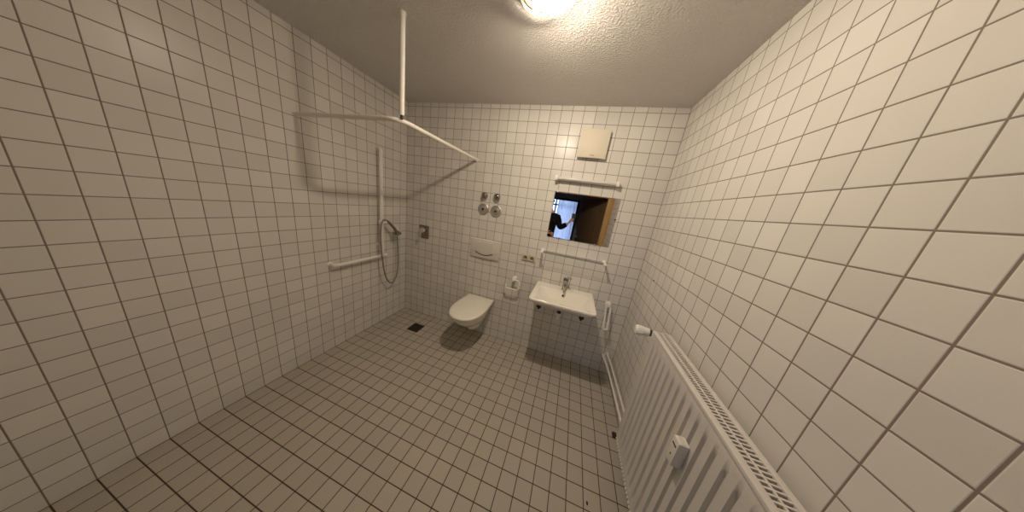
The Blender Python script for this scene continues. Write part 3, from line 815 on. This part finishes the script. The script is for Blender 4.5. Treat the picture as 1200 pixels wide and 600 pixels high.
# face
M_eye = mat('eye white', (.7, .7, .68), .2)
fc = V(PX-.095, PY+.02, 1.765)
for s in (-1, 1):
    bm = nbm(); b2 = bmesh.ops.create_uvsphere(bm, u_segments=12, v_segments=8, radius=.012)
    bmesh.ops.translate(bm, verts=b2['verts'], vec=fc+V(.03*s, .078, .012)); obj('eye', bm, M_eye, pe)

bm = nbm(); add_tube(bm, spline([fc+V(0, .082, .022), fc+V(0, .096, -.006), fc+V(0, .102, -.022), fc+V(0, .082, -.03)], 4), lambda t: .009+.006*t, 10); obj('nose', bm, M_skin, pe)
bm = nbm(); add_tube(bm, spline([fc+V(-.026, .070, -.055), fc+V(0, .084, -.057), fc+V(.026, .070, -.055)], 5), .0065, 8); obj('mouth', bm, mat('lips', (.42, .17, .14), .5), pe)
for s in (-1, 1):
    bm = nbm(); b2 = bmesh.ops.create_uvsphere(bm, u_segments=12, v_segments=8, radius=.028)
    for v in bm.verts: v.co = V(v.co.x*.35, v.co.y*.65, v.co.z) + fc+V(.084*s, -.005, -.005)
    obj('ear', bm, M_skin, pe)
# phone: behind the lens, screen towards the person
PHX, PHY, PHZ = 1.990, -2.185, 1.525
sp_ = thing('smartphone', 'black smartphone held upright by the person reflected in the mirror', 'phone', (PHX, PHY, PHZ-.08))
bm = nbm(); add_box(bm, (PHX-.040, PHY-.0045, PHZ-.080), (PHX+.040, PHY+.0045, PHZ+.080), .004, 3); obj('case', bm, M_black, sp_)
bm = nbm(); add_box(bm, (PHX-.036, PHY-.0052, PHZ-.075), (PHX+.036, PHY-.0044, PHZ+.075)); obj('screen', bm, mat('dark phone screen', (.01, .01, .012), .1), sp_)
bm = nbm(); add_box(bm, (PHX-.035, PHY+.0044, PHZ+.035), (PHX-.005, PHY+.0062, PHZ+.072), .001, 1); obj('camera_bump', bm, M_dark, sp_)
# right hand: palm beside the phone's near edge, fingers round the far side, thumb on the screen side
wr = Vector(RW)
palm = V(1.940, -2.200, 1.452)
hv = [(wr, .026), (palm, (.030, .019)), (palm+V(.004, .004, .030), (.030, .016))]
he = [(0, 1), (1, 2)]
hand = skin('right_hand', hv, he, M_skin, pe, root=0)
fz = [.048, .026, .004, -.016]; ln = [.92, 1.0, .95, .78]
for k in range(4):
    z = palm.z+.006+fz[k]*.9
    L_ = ln[k]
    j = [(V(1.938, -2.192, palm.z+.004+fz[k]*.55), .0088), (V(1.947, -2.170, z), .0085), (V(1.947+.026*L_, -2.164, z+.004), .0078), (V(1.947+.046*L_, -2.168, z+.006), .0070), (V(1.947+.058*L_, -2.1735, z+.006), .0060)]
    skin('finger', j, [(0, 1), (1, 2), (2, 3), (3, 4)], M_skin, hand if False else pe, sub=2)
skin('thumb', [(V(1.934, -2.203, palm.z-.018), .012), (V(1.944, -2.208, palm.z+.012), .0105), (V(1.957, -2.204, palm.z+.040), .009), (V(1.966, -2.199, palm.z+.060), .0075)], [(0, 1), (1, 2), (2, 3)], M_skin, pe)
# left hand resting at the waist in front of the belly
wl = Vector(LW); lp = wl+V(.07, .025, -.005)
skin('left_hand', [(wl, .026), (lp, (.034, .017)), (lp+V(.03, .004, 0), (.032, .015))], [(0, 1), (1, 2)], M_skin, pe)
for k in range(4):
    b0 = lp+V(.024, .006, .026-.017*k); L_ = ln[k]
    j = [(b0, .0088), (b0+V(.032*L_, .006, -.004), .0082), (b0+V(.055*L_, -.002, -.010), .0074), (b0+V(.066*L_, -.014, -.014), .0064)]
    skin('finger', j, [(0, 1), (1, 2), (2, 3)], M_skin, pe)
skin('thumb', [(wl+V(.035, .015, .018), .012), (wl+V(.060, .022, .042), .0105), (wl+V(.085, .022, .052), .0085)], [(0, 1), (1, 2)], M_skin, pe)

# ------------------------------------------------------------------ world, camera, view
w = bpy.data.worlds.new('sky'); SC.world = w; w.use_nodes = True
bg = w.node_tree.nodes['Background']
bg.inputs[0].default_value = (.60, .72, 1.0, 1); bg.inputs[1].default_value = 3.2

cam = bpy.data.cameras.new('camera'); co = bpy.data.objects.new('camera', cam); COL.objects.link(co)
Mx = [(0.946, 0.290, 0.142), (0.204, -0.198, -0.959), (-0.250, 0.936, -0.247)]
def rotv(wv):
    wv = Vector(wv); return Matrix.Rotation(wv.length, 3, wv)
R = rotv((0.2287, 0.1778, -0.2773))
B0 = Matrix(((1, 0, 0), (0, 0, -1), (0, 1, 0)))
MM = B0 @ R                        # rows: right, down, forward
right, down, fwd = MM[0], MM[1], MM[2]
m4 = Matrix(((right[0], -down[0], -fwd[0], 2.01), (right[1], -down[1], -fwd[1], -2.1443), (right[2], -down[2], -fwd[2], 1.6333), (0, 0, 0, 1)))
co.matrix_world = m4
cam.sensor_fit = 'HORIZONTAL'; cam.sensor_width = 36; cam.lens = 36*241.81/1200
cam.clip_start = .01
SC.camera = co
vs_ = SC.view_settings
vs_.view_transform = 'Standard'; vs_.look = 'None'; vs_.gamma = 1; vs_.use_curve_mapping = False
vs_.exposure = 0.0
SC.cycles.max_bounces = 10; SC.cycles.diffuse_bounces = 5; SC.cycles.glossy_bounces = 5; SC.cycles.transparent_max_bounces = 16
SC.cycles.use_denoising = True
SC.cycles.sample_clamp_indirect = 6
